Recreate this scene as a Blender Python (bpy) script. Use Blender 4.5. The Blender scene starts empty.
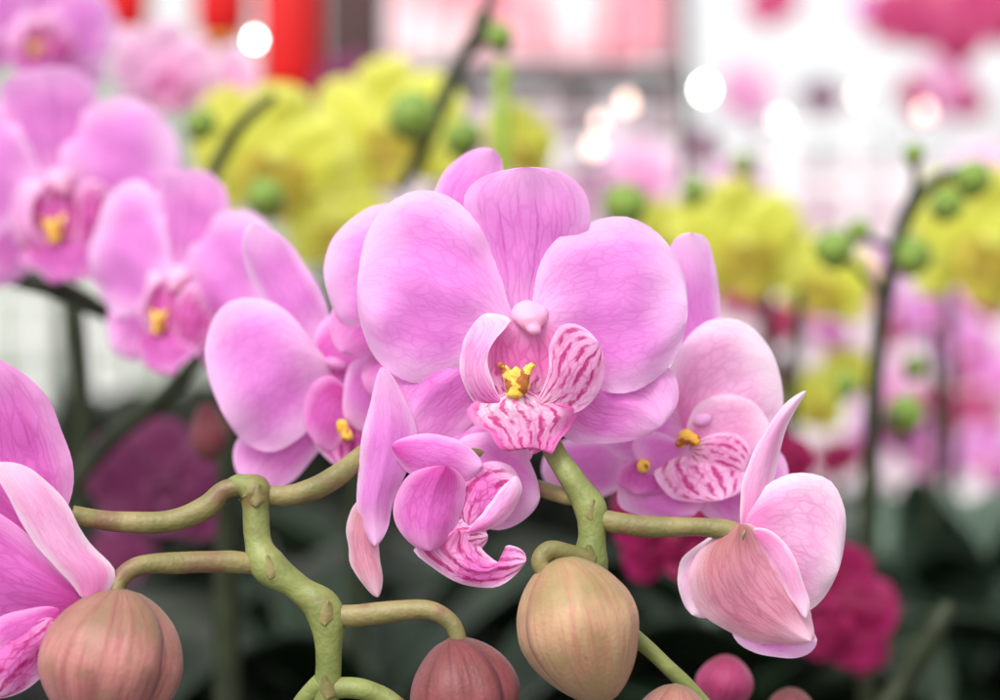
import bpy, math, random
from mathutils import Vector, Matrix, noise, Euler
random.seed(7)
S = bpy.context.scene; COL = S.collection
PI = math.pi
F = 5.3; K1 = 0.514286/1000; K = K1*F; H = 12.0

def P(x, y, z=0.0):
    d = F+z*K
    return Vector(((x-500)*K1*d, d, H+(350-y)*K1*d))
def Z(d): return (d-F)/K
def PD(x, y, d): return P(x, y, Z(d))
def lin(c):
    return tuple(((v/255)/12.92 if v/255 <= .04045 else ((v/255+.055)/1.055)**2.4) for v in c)+(1,)

# ---------------------------------------------------------------- materials
class NT:
    def __init__(s, name):
        s.m = bpy.data.materials.new(name); s.m.use_nodes = True
        s.t = s.m.node_tree; s.t.nodes.clear()
        s.out = s.n('ShaderNodeOutputMaterial')
    def n(s, typ, **kw):
        nd = s.t.nodes.new(typ)
        for k, v in kw.items(): setattr(nd, k, v)
        return nd
    def l(s, a, b): s.t.links.new(a, b)
    def math(s, op, a, b=None, c=None, clamp=False):
        nd = s.n('ShaderNodeMath', operation=op); nd.use_clamp = clamp
        for i, v in enumerate((a, b, c)):
            if v is None: continue
            if isinstance(v, (int, float)): nd.inputs[i].default_value = v
            else: s.l(v, nd.inputs[i])
        return nd.outputs[0]
    def mix(s, f, a, b, mode='MIX'):
        nd = s.n('ShaderNodeMix', data_type='RGBA', blend_type=mode)
        for sock, v in ((nd.inputs[0], f), (nd.inputs[6], a), (nd.inputs[7], b)):
            if isinstance(v, (int, float, tuple)): sock.default_value = v
            else: s.l(v, sock)
        return nd.outputs[2]
    def rng(s, v, a, b, c=0.0, d=1.0, smooth=True):
        nd = s.n('ShaderNodeMapRange'); nd.interpolation_type = 'SMOOTHSTEP' if smooth else 'LINEAR'
        s.l(v, nd.inputs[0])
        for i, q in zip((1, 2, 3, 4), (a, b, c, d)): nd.inputs[i].default_value = q
        return nd.outputs[0]
    def noise(s, vec, scale, detail=3):
        nd = s.n('ShaderNodeTexNoise'); nd.inputs['Scale'].default_value = scale; nd.inputs['Detail'].default_value = detail
        if vec is not None: s.l(vec, nd.inputs['Vector'])
        return nd

def petal_mat(name, base, mid, edge, vein, vs=.35, ls=.25, fx=15, fy=5, tr=.42, stripes=0, scol=(190, 20, 130), rough=.5, b0=.0, b1=.42, sv=(.9, 1.05)):
    T = NT(name)
    uv = T.n('ShaderNodeUVMap').outputs[0]
    sep = T.n('ShaderNodeSeparateXYZ'); T.l(uv, sep.inputs[0])
    u, v = sep.outputs[0], sep.outputs[1]
    geo = T.n('ShaderNodeTexCoord').outputs['Object']
    nzf = T.noise(geo, 9, 5).outputs[0]
    r = T.math('ABSOLUTE', T.math('MULTIPLY_ADD', u, 2, -1))
    c = T.mix(T.rng(v, b0, b1), lin(base), lin(mid))
    e1 = T.rng(T.math('ADD', r, T.math('MULTIPLY', nzf, .35)), .68, 1.22, 0, .95)
    e2 = T.rng(T.math('ADD', v, T.math('MULTIPLY', nzf, .3)), .78, 1.22, 0, .95)
    c = T.mix(T.math('MAXIMUM', e1, e2), c, lin(edge))
    c = T.mix(T.rng(nzf, .38, .7, 0, .13), c, lin(vein))
    mp = T.n('ShaderNodeMapping'); mp.inputs['Scale'].default_value = (fx, fy, 1)
    wob = T.noise(uv, 7, 3)
    add = T.n('ShaderNodeVectorMath', operation='MULTIPLY_ADD'); T.l(wob.outputs[1], add.inputs[0]); add.inputs[1].default_value = (.06, .06, 0); T.l(uv, add.inputs[2])
    T.l(add.outputs[0], mp.inputs[0])
    vo = T.n('ShaderNodeTexVoronoi', feature='DISTANCE_TO_EDGE'); vo.inputs['Scale'].default_value = 1
    T.l(mp.outputs[0], vo.inputs['Vector'])
    net = T.rng(vo.outputs[0], 0.0, .14, 1, 0)
    ss = T.n('ShaderNodeSeparateXYZ'); T.l(add.outputs[0], ss.inputs[0])
    ln = T.math('ABSOLUTE', T.math('SINE', T.math('MULTIPLY', ss.outputs[0], fx*1.6)))
    lines = T.math('MULTIPLY', T.rng(ln, 0, .4, 1, 0), T.rng(T.noise(uv, 6, 3).outputs[0], .35, .65, .25, 1))
    fade = T.rng(T.math('MAXIMUM', r, v), .6, 1.0, 1, .25)
    vm = T.math('MULTIPLY', T.math('MAXIMUM', T.math('MULTIPLY', net, vs), T.math('MULTIPLY', lines, ls)), fade)
    c = T.mix(vm, c, lin(vein))
    if stripes:
        st = T.math('SINE', T.math('MULTIPLY_ADD', T.math('ADD', ss.outputs[0], T.math('MULTIPLY', T.noise(uv, 9, 3).outputs[0], .13)), stripes, 0.4))
        sm = T.math('MULTIPLY', T.rng(st, .0, .85), T.rng(T.noise(uv, 6, 3).outputs[0], .34, .56, .15, 1))
        sm = T.math('MULTIPLY', sm, T.rng(r, .75, 1.0, 1, .15))
        sm = T.math('MULTIPLY', sm, T.rng(v, sv[0], sv[1], 1, 0))
        c = T.mix(T.math('MULTIPLY', sm, .88), c, lin(scol))
    b = T.n('ShaderNodeBsdfPrincipled'); T.l(c, b.inputs['Base Color'])
    b.inputs['Roughness'].default_value = rough; b.inputs['Specular IOR Level'].default_value = .28
    b.inputs['Sheen Weight'].default_value = .1
    bp = T.n('ShaderNodeBump'); bp.inputs['Strength'].default_value = .34; bp.inputs['Distance'].default_value = .004
    fine = T.noise(geo, 130, 3)
    hh = T.math('ADD', T.math('MULTIPLY', fine.outputs[0], 1.0), T.math('MULTIPLY', T.math('MAXIMUM', net, lines), -.18))
    T.l(hh, bp.inputs['Height']); T.l(bp.outputs[0], b.inputs['Normal'])
    tl = T.n('ShaderNodeBsdfTranslucent'); T.l(c, tl.inputs[0])
    mx = T.n('ShaderNodeMixShader'); mx.inputs[0].default_value = tr
    T.l(b.outputs[0], mx.inputs[1]); T.l(tl.outputs[0], mx.inputs[2]); T.l(mx.outputs[0], T.out.inputs[0])
    return T.m

def plain(name, c1, c2, scale=6, rough=.55, spec=.3, bump=.3, bscale=40, stretch=None, emit=0, bd=.01, spots=None):
    T = NT(name)
    geo = T.n('ShaderNodeTexCoord').outputs['Object']
    if stretch:
        mp = T.n('ShaderNodeMapping'); mp.inputs['Scale'].default_value = stretch; T.l(geo, mp.inputs[0]); geo = mp.outputs[0]
    nz = T.noise(geo, scale, 4)
    c = T.mix(T.rng(nz.outputs[0], .3, .7), lin(c1), lin(c2))
    if spots:
        n2 = T.noise(geo, spots[1], 3); c = T.mix(T.rng(n2.outputs[0], spots[2], spots[2]+spots[3], 0, .8), c, lin(spots[0]))
    b = T.n('ShaderNodeBsdfPrincipled'); T.l(c, b.inputs['Base Color']); b.inputs['Roughness'].default_value = rough
    b.inputs['Specular IOR Level'].default_value = spec
    if emit:
        T.l(c, b.inputs['Emission Color']); b.inputs['Emission Strength'].default_value = emit
    bp = T.n('ShaderNodeBump'); bp.inputs['Strength'].default_value = bump; bp.inputs['Distance'].default_value = bd
    T.l(T.noise(geo, bscale, 3).outputs[0], bp.inputs['Height']); T.l(bp.outputs[0], b.inputs['Normal'])
    T.l(b.outputs[0], T.out.inputs[0])
    return T.m

def bud_mat(name, top, body, tip, streak, st=.4):
    T = NT(name)
    uv = T.n('ShaderNodeUVMap').outputs[0]
    sep = T.n('ShaderNodeSeparateXYZ'); T.l(uv, sep.inputs[0]); u, v = sep.outputs[0], sep.outputs[1]
    geo = T.n('ShaderNodeTexCoord').outputs['Object']
    n1 = T.noise(geo, 6, 5).outputs[0]
    vv = T.math('ADD', v, T.math('MULTIPLY_ADD', n1, .9, -.45))
    c = T.mix(T.rng(vv, 0, .4), lin(top), lin(body)); c = T.mix(T.rng(vv, .45, 1), c, lin(tip))
    mp = T.n('ShaderNodeMapping'); mp.inputs['Scale'].default_value = (12, 1.4, 1); T.l(uv, mp.inputs[0])
    n2 = T.noise(mp.outputs[0], 1.7, 7).outputs[0]
    c = T.mix(T.rng(n2, .45, .66, 0, st), c, lin(streak))
    c = T.mix(T.rng(T.noise(geo, 14, 5).outputs[0], .45, .7, 0, .45), c, lin(top))
    r = T.math('ABSOLUTE', T.math('MULTIPLY_ADD', u, 2, -1))
    c = T.mix(T.rng(r, .82, 1, 0, .75), c, lin(streak))
    b = T.n('ShaderNodeBsdfPrincipled'); T.l(c, b.inputs['Base Color']); b.inputs['Roughness'].default_value = .45
    b.inputs['Sheen Weight'].default_value = .1; b.inputs['Specular IOR Level'].default_value = .32
    b.inputs['Subsurface Weight'].default_value = .08; b.inputs['Subsurface Radius'].default_value = (.1, .05, .03); b.inputs['Subsurface Scale'].default_value = .2
    bp = T.n('ShaderNodeBump'); bp.inputs['Strength'].default_value = .5; bp.inputs['Distance'].default_value = .008
    T.l(T.math('ADD', T.math('MULTIPLY', n2, 1.0), T.math('MULTIPLY', T.noise(geo, 90, 4).outputs[0], .6)), bp.inputs['Height']); T.l(bp.outputs[0], b.inputs['Normal'])
    T.l(b.outputs[0], T.out.inputs[0])
    return T.m

M = {}
M['petal'] = petal_mat('petal_pink', (248, 200, 238), (236, 144, 225), (252, 212, 248), (208, 86, 190), .24, .32, 20, 8)
M['dorsal'] = petal_mat('dorsal_pink', (246, 186, 232), (234, 138, 219), (247, 188, 238), (196, 58, 174), .26, .62, 13, 5)
M['sepal'] = petal_mat('sepal_pink', (224, 94, 188), (234, 134, 216), (249, 198, 242), (194, 50, 166), .3, .5, 15, 6)
M['lip'] = petal_mat('lip_striped', (254, 236, 244), (248, 184, 226), (232, 104, 190), (210, 60, 166), .4, .4, 12, 5, stripes=44, scol=(200, 22, 126), b1=.7)
M['lobe'] = petal_mat('lobe_striped', (253, 226, 242), (248, 188, 231), (250, 210, 242), (206, 50, 154), .45, .35, 9, 6, stripes=36, scol=(190, 16, 122))
M['deep'] = petal_mat('lobe_magenta', (246, 170, 222), (234, 126, 206), (249, 208, 242), (194, 24, 134), .5, .5, 9, 6, stripes=26, scol=(184, 18, 120))
M['lobe_pale'] = petal_mat('lobe_pale', (238, 140, 210), (247, 186, 232), (253, 232, 249), (210, 66, 174), .35, .6, 9, 4, stripes=40, scol=(196, 30, 138), sv=(.05, .4))
M['throat'] = petal_mat('throat_pink', (252, 216, 234), (232, 128, 194), (247, 190, 230), (194, 36, 136), .4, .6, 9, 4, stripes=44, scol=(164, 10, 92), sv=(.28, .58), b1=.5)
M['column'] = petal_mat('column_pale', (243, 184, 216), (243, 184, 216), (243, 184, 216), (222, 110, 176), 0, 0, tr=.25)
M['callus'] = plain('callus_yellow', (222, 166, 56), (244, 206, 104), 14, .6, .2, .5, 60, spots=((140, 24, 26), 30, .5, .04))
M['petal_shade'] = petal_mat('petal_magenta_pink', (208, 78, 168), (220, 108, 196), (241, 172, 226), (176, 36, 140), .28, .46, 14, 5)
M['petal_pale'] = petal_mat('petal_pale_pink', (232, 140, 196), (245, 188, 225), (254, 236, 249), (208, 92, 174), .26, .4, 16, 6)
M['petal_back'] = petal_mat('petal_back_rose', (206, 146, 140), (232, 162, 184), (249, 216, 232), (190, 82, 128), .34, .6, 16, 4)
M['y_petal'] = petal_mat('petal_yellow', (212, 212, 80), (218, 218, 82), (232, 232, 120), (190, 196, 52), .2, .3, tr=.35)
M['y_lip'] = petal_mat('lip_ochre', (200, 198, 70), (204, 194, 70), (196, 160, 80), (176, 140, 60), .4, .3)
M['c_petal'] = petal_mat('petal_crimson', (140, 8, 70), (142, 8, 72), (176, 32, 104), (100, 2, 44), .3, .3)
M['c_far'] = petal_mat('petal_rose_red', (206, 60, 120), (208, 66, 126), (226, 120, 160), (170, 30, 90), .3, .3)
M['d_petal'] = petal_mat('petal_plum', (120, 36, 84), (136, 54, 104), (156, 84, 126), (84, 18, 56), .3, .3)
M['bud'] = bud_mat('bud_beige', (136, 122, 76), (180, 144, 112), (162, 130, 98), (162, 90, 82), .45)
M['bud_pink'] = bud_mat('bud_rose', (126, 100, 74), (174, 116, 110), (152, 94, 92), (134, 58, 70), .5)
M['bud_dark'] = bud_mat('bud_wine', (98, 54, 48), (134, 68, 74), (106, 44, 54), (86, 26, 42), .5)
M['bud_green'] = bud_mat('bud_green', (100, 132, 50), (122, 150, 58), (140, 150, 76), (88, 112, 40))
M['bud_crimson'] = bud_mat('bud_crimson', (130, 36, 70), (170, 56, 108), (190, 84, 130), (120, 20, 60))
M['stem'] = plain('stem_green', (104, 114, 58), (136, 142, 82), 9, .48, .4, .35, 60, spots=((116, 92, 58), 7, .55, .14))
M['pedicel'] = plain('pedicel_olive', (108, 104, 60), (142, 128, 84), 8, .48, .4, .35, 60, spots=((118, 82, 66), 6, .5, .14))
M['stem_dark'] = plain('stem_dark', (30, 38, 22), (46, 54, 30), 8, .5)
M['stem_lime'] = plain('stem_lime', (140, 166, 60), (160, 184, 76), 8, .5)
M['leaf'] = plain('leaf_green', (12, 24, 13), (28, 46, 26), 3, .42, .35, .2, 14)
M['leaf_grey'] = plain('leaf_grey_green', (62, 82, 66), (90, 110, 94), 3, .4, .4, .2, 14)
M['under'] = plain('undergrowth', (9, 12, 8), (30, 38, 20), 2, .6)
M['pot'] = plain('pot_plastic', (24, 22, 22), (40, 36, 34), 3, .4)
M['bench'] = plain('bench_steel', (24, 26, 26), (40, 40, 38), 2, .5)
M['wire'] = plain('white_wire', (240, 236, 238), (250, 248, 248), 2, .4)
M['wall'] = plain('pale_panel', (178, 158, 164), (216, 200, 208), .35, .7, stretch=(1.5, 1, .5))
M['wallpink'] = plain('blush_panel', (186, 158, 170), (232, 216, 222), .5, .7, stretch=(1.2, 1, .7))
M['wallgrey'] = plain('grey_panel', (150, 158, 148), (180, 186, 174), .5, .7)
M['darkpost'] = plain('dark_post', (50, 34, 36), (84, 60, 60), .6, .7)
M['greypost'] = plain('grey_post', (120, 100, 104), (150, 130, 134), .6, .7)
M['red'] = plain('red_lacquer', (200, 14, 18), (232, 30, 28), .8, .45)
M['gold'] = plain('gold_trim', (200, 150, 50), (220, 180, 80), 2, .35)
M['pinkcloth'] = plain('pink_cloth', (236, 130, 152), (253, 238, 240), .8, .7, stretch=(1.0, 1, .8))
M['redcloth'] = plain('red_cloth', (210, 80, 100), (246, 210, 216), 1.2, .7)
M['ground'] = plain('concrete_ground', (92, 90, 86), (120, 116, 110), .6, .85)
M['glint'] = plain('glint_glow', (255, 240, 226), (255, 248, 238), 1, .3, emit=26)  # emission imitates bright specular highlights, not a lamp
M['glint_soft'] = plain('glint_peach', (255, 206, 186), (255, 222, 206), 1, .3, emit=4)  # weaker peach emission for the softer imitated highlights

# ---------------------------------------------------------------- object helpers
def link(name, verts, faces, mat, parent=None, uvs=None, origin=None, smooth=True, solid=0):
    me = bpy.data.meshes.new(name)
    o = bpy.data.objects.new(name, me); COL.objects.link(o)
    if origin is None: origin = Vector((0, 0, 0))
    me.from_pydata([tuple(v-origin) for v in verts], [], faces); me.update()
    if uvs:
        ul = me.uv_layers.new(name='UVMap')
        for lp in me.loops: ul.data[lp.index].uv = uvs[lp.vertex_index]
    if smooth:
        for p in me.polygons: p.use_smooth = True
    me.materials.append(mat)
    if parent is not None: o.parent = parent
    else: o.location = origin
    if solid:
        md = o.modifiers.new('thickness', 'SOLIDIFY'); md.thickness = solid; md.offset = 0
    return o
def tag(o, label=None, cat=None, group=None, kind=None):
    if label: o['label'] = label
    if cat: o['category'] = cat
    if group: o['group'] = group
    if kind: o['kind'] = kind
    return o
def root(name, loc, label, cat, group=None):
    o = bpy.data.objects.new(name, None); COL.objects.link(o); o.location = loc; o.empty_display_size = .1
    return tag(o, label, cat, group)
class R:
    def __init__(s, name, loc, label, cat, group=None):
        s.o = root(name, loc, label, cat, group); s.loc = Vector(loc)

def catmull(p0, p1, p2, p3, t):
    return .5*((2*p1)+(p2-p0)*t+(2*p0-5*p1+4*p2-p3)*t*t+(3*p1-p0-3*p2+p3)*t*t*t)
def chain(pts, idx, n):
    out = []; N = len(pts)
    for a, b in zip(idx[:-1], idx[1:]):
        st = 1 if (b-a) % N == 1 else -1
        g = lambda i: pts[i % N]
        for k in range(n): out.append(catmull(g(a-st), g(a), g(b), g(b+st), k/n))
    out.append(pts[idx[-1] % N]); return out
def resample(ps, ts):
    acc = [0]
    for a, b in zip(ps[:-1], ps[1:]): acc.append(acc[-1]+(b-a).length)
    L = acc[-1]; out = []; j = 0
    for t in ts:
        q = t*L
        while j < len(acc)-2 and acc[j+1] < q: j += 1
        f = (q-acc[j])/max(1e-9, acc[j+1]-acc[j]); out.append(ps[j].lerp(ps[j+1], min(1, max(0, f))))
    return out

def petal(name, pts, tip, mat, rt, z0=0, tilt=(0, 0), cup=0, bend=0, rip=3, crease=0, wave=0, parent=None, n=34, m=22, roll=0, solid=0, label=None):
    pv = [Vector((a, b)) for a, b in pts]; N = len(pv)
    Ls = chain(pv, list(range(0, tip+1)), 10)
    Rs = chain(pv, [0]+list(range(N-1, tip-1, -1)), 10)
    ts = [(1-math.cos(PI*i/n))/2 for i in range(n+1)]
    L = resample(Ls, ts); Rr = resample(Rs, ts)
    base = pv[0]; ax = pv[tip]-base; al = ax.length; ax /= al; nx = Vector((-ax.y, ax.x))
    sd = random.uniform(0, 100)
    V = []; UV = []
    for i, t in enumerate(ts):
        for j in range(m+1):
            s = j/m; q = 2*s-1
            p = L[i].lerp(Rr[i], s)
            wob = 2.6*noise.noise(Vector((t*6+sd, q*1.5, 5)))*min(1, al/120)*math.sin(PI*t)*abs(q)**2
            z = z0+tilt[0]*(p.x-base.x)+tilt[1]*(p.y-base.y)
            z += cup*q*q*math.sin(PI*min(1, t*.92+.04))**.7 + bend*t*t + roll*q*math.sin(PI*t)
            z -= crease*math.exp(-(q/.14)**2)*math.sin(PI*t)
            z += rip*noise.noise(Vector((p.x/46+sd, p.y/46, 0)))*min(1, t*2.5)
            z += rip*.55*noise.noise(Vector((p.x/15+sd, p.y/15, 3)))*min(1, t*2.5)*(abs(q)**3)
            if wave: z += wave*math.sin(t*13+sd+q*2)*abs(q)**3*min(1, t*3)
            V.append(P(p.x+nx.x*wob, p.y+nx.y*wob, z)); v = (p-base).dot(ax)/al
            UV.append((s, min(1, max(0, v))))
    Fc = []
    for i in range(n):
        for j in range(m):
            a = i*(m+1)+j
            if i == 0: Fc.append((a, a+m+2, a+m+1))
            elif i == n-1: Fc.append((a, a+1, a+m+1))
            else: Fc.append((a, a+1, a+m+2, a+m+1))
    o = link(name, V, Fc, mat, parent or rt.o, UV, rt.loc, solid=solid)
    if label: o['label'] = label
    return o

def ellipsoids(name, lst, mat, rt, parent=None, disp=.0):
    V = []; Fc = []; UV = []
    for (x, y, z, rx, ry, rz, ro) in lst:
        b = len(V); n, m = 14, 20; cr, sr = math.cos(math.radians(ro)), math.sin(math.radians(ro))
        for i in range(n+1):
            ph = PI*i/n
            for j in range(m):
                th = 2*PI*j/m
                q = Vector((math.sin(ph)*math.cos(th), math.cos(ph), math.sin(ph)*math.sin(th)))
                f = 1+disp*noise.noise(q*2.2+Vector((x, y, z)))
                dx, dy = q.x*rx*f, -q.y*ry*f
                V.append(P(x+dx*cr-dy*sr, y+dx*sr+dy*cr, z+q.z*rz*f)); UV.append((j/m, 1-i/n))
        for i in range(n):
            for j in range(m):
                Fc.append((b+i*m+j, b+i*m+(j+1) % m, b+(i+1)*m+(j+1) % m, b+(i+1)*m+j))
    return link(name, V, Fc, mat, parent or rt.o, UV, rt.loc)

def fused(name, lst, mat, rt, parent=None, vox=.006, it=7):
    o = ellipsoids(name, lst, mat, rt, parent, disp=.12)
    md = o.modifiers.new('fuse', 'REMESH'); md.mode = 'VOXEL'; md.voxel_size = vox; md.use_smooth_shade = True
    sm = o.modifiers.new('soften', 'SMOOTH'); sm.factor = .6; sm.iterations = it
    return o

def tube_geo(pts, rad, seg=8, m=14, nz=.09, V=None, Fc=None):
    V = [] if V is None else V; Fc = [] if Fc is None else Fc
    N = len(pts); C = []; Rr = []
    for i in range(N-1):
        p0, p1, p2, p3 = pts[max(0, i-1)], pts[i], pts[i+1], pts[min(N-1, i+2)]
        for k in range(seg):
            t = k/seg; C.append(catmull(p0, p1, p2, p3, t)); tt = t*t*(3-2*t); Rr.append(rad[i]*(1-tt)+rad[i+1]*tt)
    C.append(pts[-1]); Rr.append(rad[-1]); b = len(V)
    up = None
    for i, c in enumerate(C):
        d = (C[min(i+1, len(C)-1)]-C[max(i-1, 0)]).normalized()
        if up is None: up = d.orthogonal().normalized()
        up = (up-d*up.dot(d)).normalized(); sd = d.cross(up)
        for j in range(m):
            a = 2*PI*j/m; q = up*math.cos(a)+sd*math.sin(a)
            V.append(c+q*Rr[i]*(1+nz*noise.noise((c+q*Rr[i])*6)+nz*.6*noise.noise((c+q*Rr[i])*18)))
    for i in range(len(C)-1):
        for j in range(m): Fc.append((b+i*m+j, b+i*m+(j+1) % m, b+(i+1)*m+(j+1) % m, b+(i+1)*m+j))
    Fc.append(tuple(b+j for j in range(m))[::-1]); Fc.append(tuple(b+(len(C)-1)*m+j for j in range(m)))
    return V, Fc
def tube(name, pts, mat, rt, parent=None, **kw):
    W = [P(p[0], p[1], p[2]) for p in pts]
    rr = [p[3]*K1*(F+p[2]*K) for p in pts]
    V, Fc = tube_geo(W, rr, **kw)
    return link(name, V, Fc, mat, parent or rt.o, None, rt.loc)

def bud(label, a, b, w, mat, group=None, turn=.3, name='orchid_bud', res=30, point=1.0):
    A, B = P(*a), P(*b); rt = R(name, A, label, 'flower bud', group)
    ax = B-A; L = ax.length; ax.normalize(); u = ax.cross(Vector((0, -1, 0))).normalized(); v = ax.cross(u)
    W = w*K1*(F+a[2]*K)/2
    for k in range(3):
        V = []; Fc = []; UV = []; n = res; m = res
        kk = (1.0, .95, 1.035)[k]
        for i in range(n+1):
            t = i/n
            rr = W*(math.sin(PI*min(1, t**.93)))**.60
            if t > .5: rr *= 1-.08*point*math.sin(PI*(t-.5))
            for j in range(m+1):
                s = j/m; th = turn+2*PI*k/3+(s-.5)*2*PI/3*1.14+.30*(t-.5)
                f = kk*(.965+.06*math.sin(PI*s)+.045*(s-.5)-.05*math.exp(-((1-s)/.05)**2))
                f += .026*math.exp(-((s-.5)/.08)**2)*math.sin(PI*t)
                f += .006*math.sin(s*26+k*2)*math.sin(PI*t)
                q = u*math.cos(th)+v*math.sin(th)
                f += .10*noise.noise(q*1.4+Vector((t*1.8, k, w)))+.025*noise.noise(q*5+Vector((t*3, k, w)))
                V.append(A+ax*L*t+q*rr*f); UV.append((s, t))
        for i in range(n):
            for j in range(m):
                c = i*(m+1)+j; Fc.append((c, c+1, c+m+2, c+m+1))
        link('sepal', V, Fc, mat, rt.o, UV, rt.loc, solid=.004)
    return rt

def copy_tree(o, parent=None):
    c = o.copy(); COL.objects.link(c); c.parent = parent
    for ch in list(o.children): copy_tree(ch, c)
    return c

# ---------------------------------------------------------------- the orchid bloom (front view)
def orchid(label, mp, group=None):
    rt = R('orchid_flower', P(525, 335, 10), label, 'flower', group)
    petal('dorsal_sepal', [(522, 328), (494, 308), (484, 272), (472, 235), (464, 200), (483, 177), (526, 167), (564, 173), (587, 194), (590, 224), (576, 258), (562, 288), (552, 310)], 6, mp['dorsal'], rt, z0=16, cup=10, bend=-12, rip=8, crease=2)
    petal('lateral_sepal', [(510, 340), (472, 328), (428, 340), (396, 356), (383, 376), (388, 406), (406, 433), (434, 443), (462, 434), (486, 410), (507, 385)], 6, mp['sepal'], rt, z0=20, cup=14, bend=6, rip=8, crease=4)
    petal('lateral_sepal', [(540, 340), (600, 342), (640, 362), (668, 367), (678, 385), (677, 405), (661, 427), (635, 440), (602, 445), (572, 442), (552, 420), (538, 385)], 6, mp['sepal'], rt, z0=20, cup=12, bend=4, rip=8, crease=4)
    petal('petal', [(518, 330), (508, 302), (497, 264), (478, 224), (452, 198), (420, 189), (388, 203), (366, 236), (357, 285), (360, 322), (375, 358), (404, 380), (432, 381), (466, 365), (500, 348)], 8, mp['petal'], rt, z0=4, cup=15, bend=8, rip=11, wave=4, crease=1.5)
    petal('petal', [(532, 328), (533, 296), (541, 262), (561, 236), (594, 220), (628, 217), (660, 235), (682, 270), (688, 306), (681, 345), (661, 375), (633, 391), (607, 392), (578, 376), (548, 350)], 8, mp['petal'], rt, z0=4, cup=14, bend=10, rip=11, wave=4, crease=1.5)
    lip = petal('lip', [(518, 388), (494, 396), (474, 402), (466, 412), (477, 427), (488, 432), (497, 446), (507, 452), (514, 442), (524, 441), (532, 454), (544, 450), (552, 454), (560, 440), (569, 428), (578, 411), (560, 402), (540, 394)], 10, mp['lip'], rt, z0=-8, tilt=(0, -.3), cup=12, bend=4, rip=9, crease=5, wave=6)
    petal('throat', [(518, 404), (498, 396), (480, 374), (478, 346), (495, 328), (524, 320), (553, 326), (574, 345), (574, 372), (548, 396)], 5, mp['throat'], rt, z0=2, cup=-6, bend=0, rip=4, parent=lip)
    petal('side_lobe', [(502, 405), (480, 406), (465, 390), (460, 362), (466, 336), (484, 314), (509, 318), (507, 326), (495, 340), (487, 362), (494, 386)], 5, mp['lobe_pale'], rt, z0=-12, cup=9, bend=8, rip=6, roll=-14, wave=2, parent=lip)
    petal('side_lobe', [(536, 408), (543, 386), (549, 366), (550, 344), (562, 325), (581, 326), (599, 343), (605, 370), (597, 394), (580, 410), (556, 415)], 6, mp['lobe'], rt, z0=-8, tilt=(-.1, 0), cup=7, bend=-10, rip=7, roll=10, wave=3, parent=lip)
    fused('callus', [(507, 375, -16, 5, 11, 4, -14), (513, 385, -16, 8, 9, 5, 0), (522, 385, -17, 8, 10, 5, 6), (526, 374, -18, 5, 10, 4, 10), (515, 393, -16, 10, 6, 5, 0), (532, 366, -18, 3.5, 5, 4, 24), (501, 366, -17, 3.5, 5, 4, -34), (516, 374, -17, 5, 8, 4, 0)], mp['callus'], rt, parent=lip, vox=.0036, it=3)
    fused('column', [(528, 311, 4, 16, 11, 11, 0), (530, 320, -4, 14, 11, 11, 6), (534, 330, -10, 8, 6, 8, 14), (519, 315, 2, 9, 10, 8, -16), (541, 316, 2, 8, 11, 8, 10)], mp['column'], rt, vox=.006, it=8)
    return rt
PINK = dict(M)
A = orchid('large sharp pink orchid bloom facing the viewer in the middle, yellow centre', PINK)
def allof(p, l, c='column', cal='callus'):
    return dict(M, dorsal=M[p], sepal=M[p], petal=M[p], lip=M[l], throat=M[l], lobe=M[l], lobe_pale=M[l], column=M[c], callus=M[cal])
SOFT = dict(M, lip=M['petal_shade'], throat=M['deep'], lobe=M['deep'])
sets = {'pink': SOFT, 'yellow': allof('y_petal', 'y_lip', 'y_petal', 'y_lip'), 'crimson': allof('c_petal', 'c_petal', 'c_petal', 'c_petal'), 'rose': allof('c_far', 'c_far', 'c_far', 'c_far'),
        'plum': allof('d_petal', 'd_petal', 'd_petal', 'd_petal'), 'pale': dict(M, dorsal=M['petal_pale'], sepal=M['petal_pale'], petal=M['petal_pale'], callus=M['lip'])}
first = {}
def bloom(kind, x, y, d, sc, label, yaw=0, pitch=0, roll=0, group=None):
    if kind not in first:
        o = orchid(label, sets[kind], group).o; first[kind] = o
    else: o = copy_tree(first[kind])
    o.location = PD(x, y, d); o.scale = (sc, sc, sc)
    o.rotation_euler = Euler((math.radians(pitch), math.radians(roll), math.radians(yaw)), 'XYZ')
    if 'group' in o: del o['group']
    return tag(o, label, 'flower', group)

G = 'blurred pink blooms on the left'
bloom('pink', 58, 195, 7.3, 1.05, 'blurred pink orchid bloom cut by the left edge, above the dark arching stalk', 8, 0, -8, G)
bloom('pink', 178, 290, 6.8, .92, 'blurred pink orchid bloom turned sideways, left of the two tall overlapping petals', -30, 0, 6, G)
bloom('pink', 40, 30, 9.0, .8, 'very blurred pink bloom cut by the top left corner', 25, 0, 10)
bloom('pale', 165, 75, 9.6, .6, 'very blurred pale pink bloom under the leftmost red lantern', 10)
bloom('pale', 228, 88, 9.8, .5, 'very blurred pale pink bloom beneath the middle red lantern', -40)
bloom('plum', 165, 490, 8.2, .7, 'dim deep pink bloom, shade painted in as plum, behind the left green spike', 20, -20)  # plum material puts this deep pink bloom's shade into its colour
bloom('crimson', 690, 530, 7.2, .66, 'blurred crimson bloom directly behind the half open pale flower', 20, 0)
bloom('crimson', 826, 610, 7.9, .62, 'blurred magenta bloom at lower right beside the half open flower', -10, -5, 22)
bloom('crimson', 775, 468, 7.6, .36, 'small dark red bloom just above the half open flower', 10)
bloom('crimson', 865, 640, 8.2, .34, 'small crimson bloom at the right rim of the blurred magenta bloom', 30, 0, 60)
G = 'blurred yellow blooms'
bloom('yellow', 272, 165, 9.4, .88, 'blurred yellow bloom, leftmost of the yellow ones, above the tall pink petal', 10, 0, 8, G)
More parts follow.
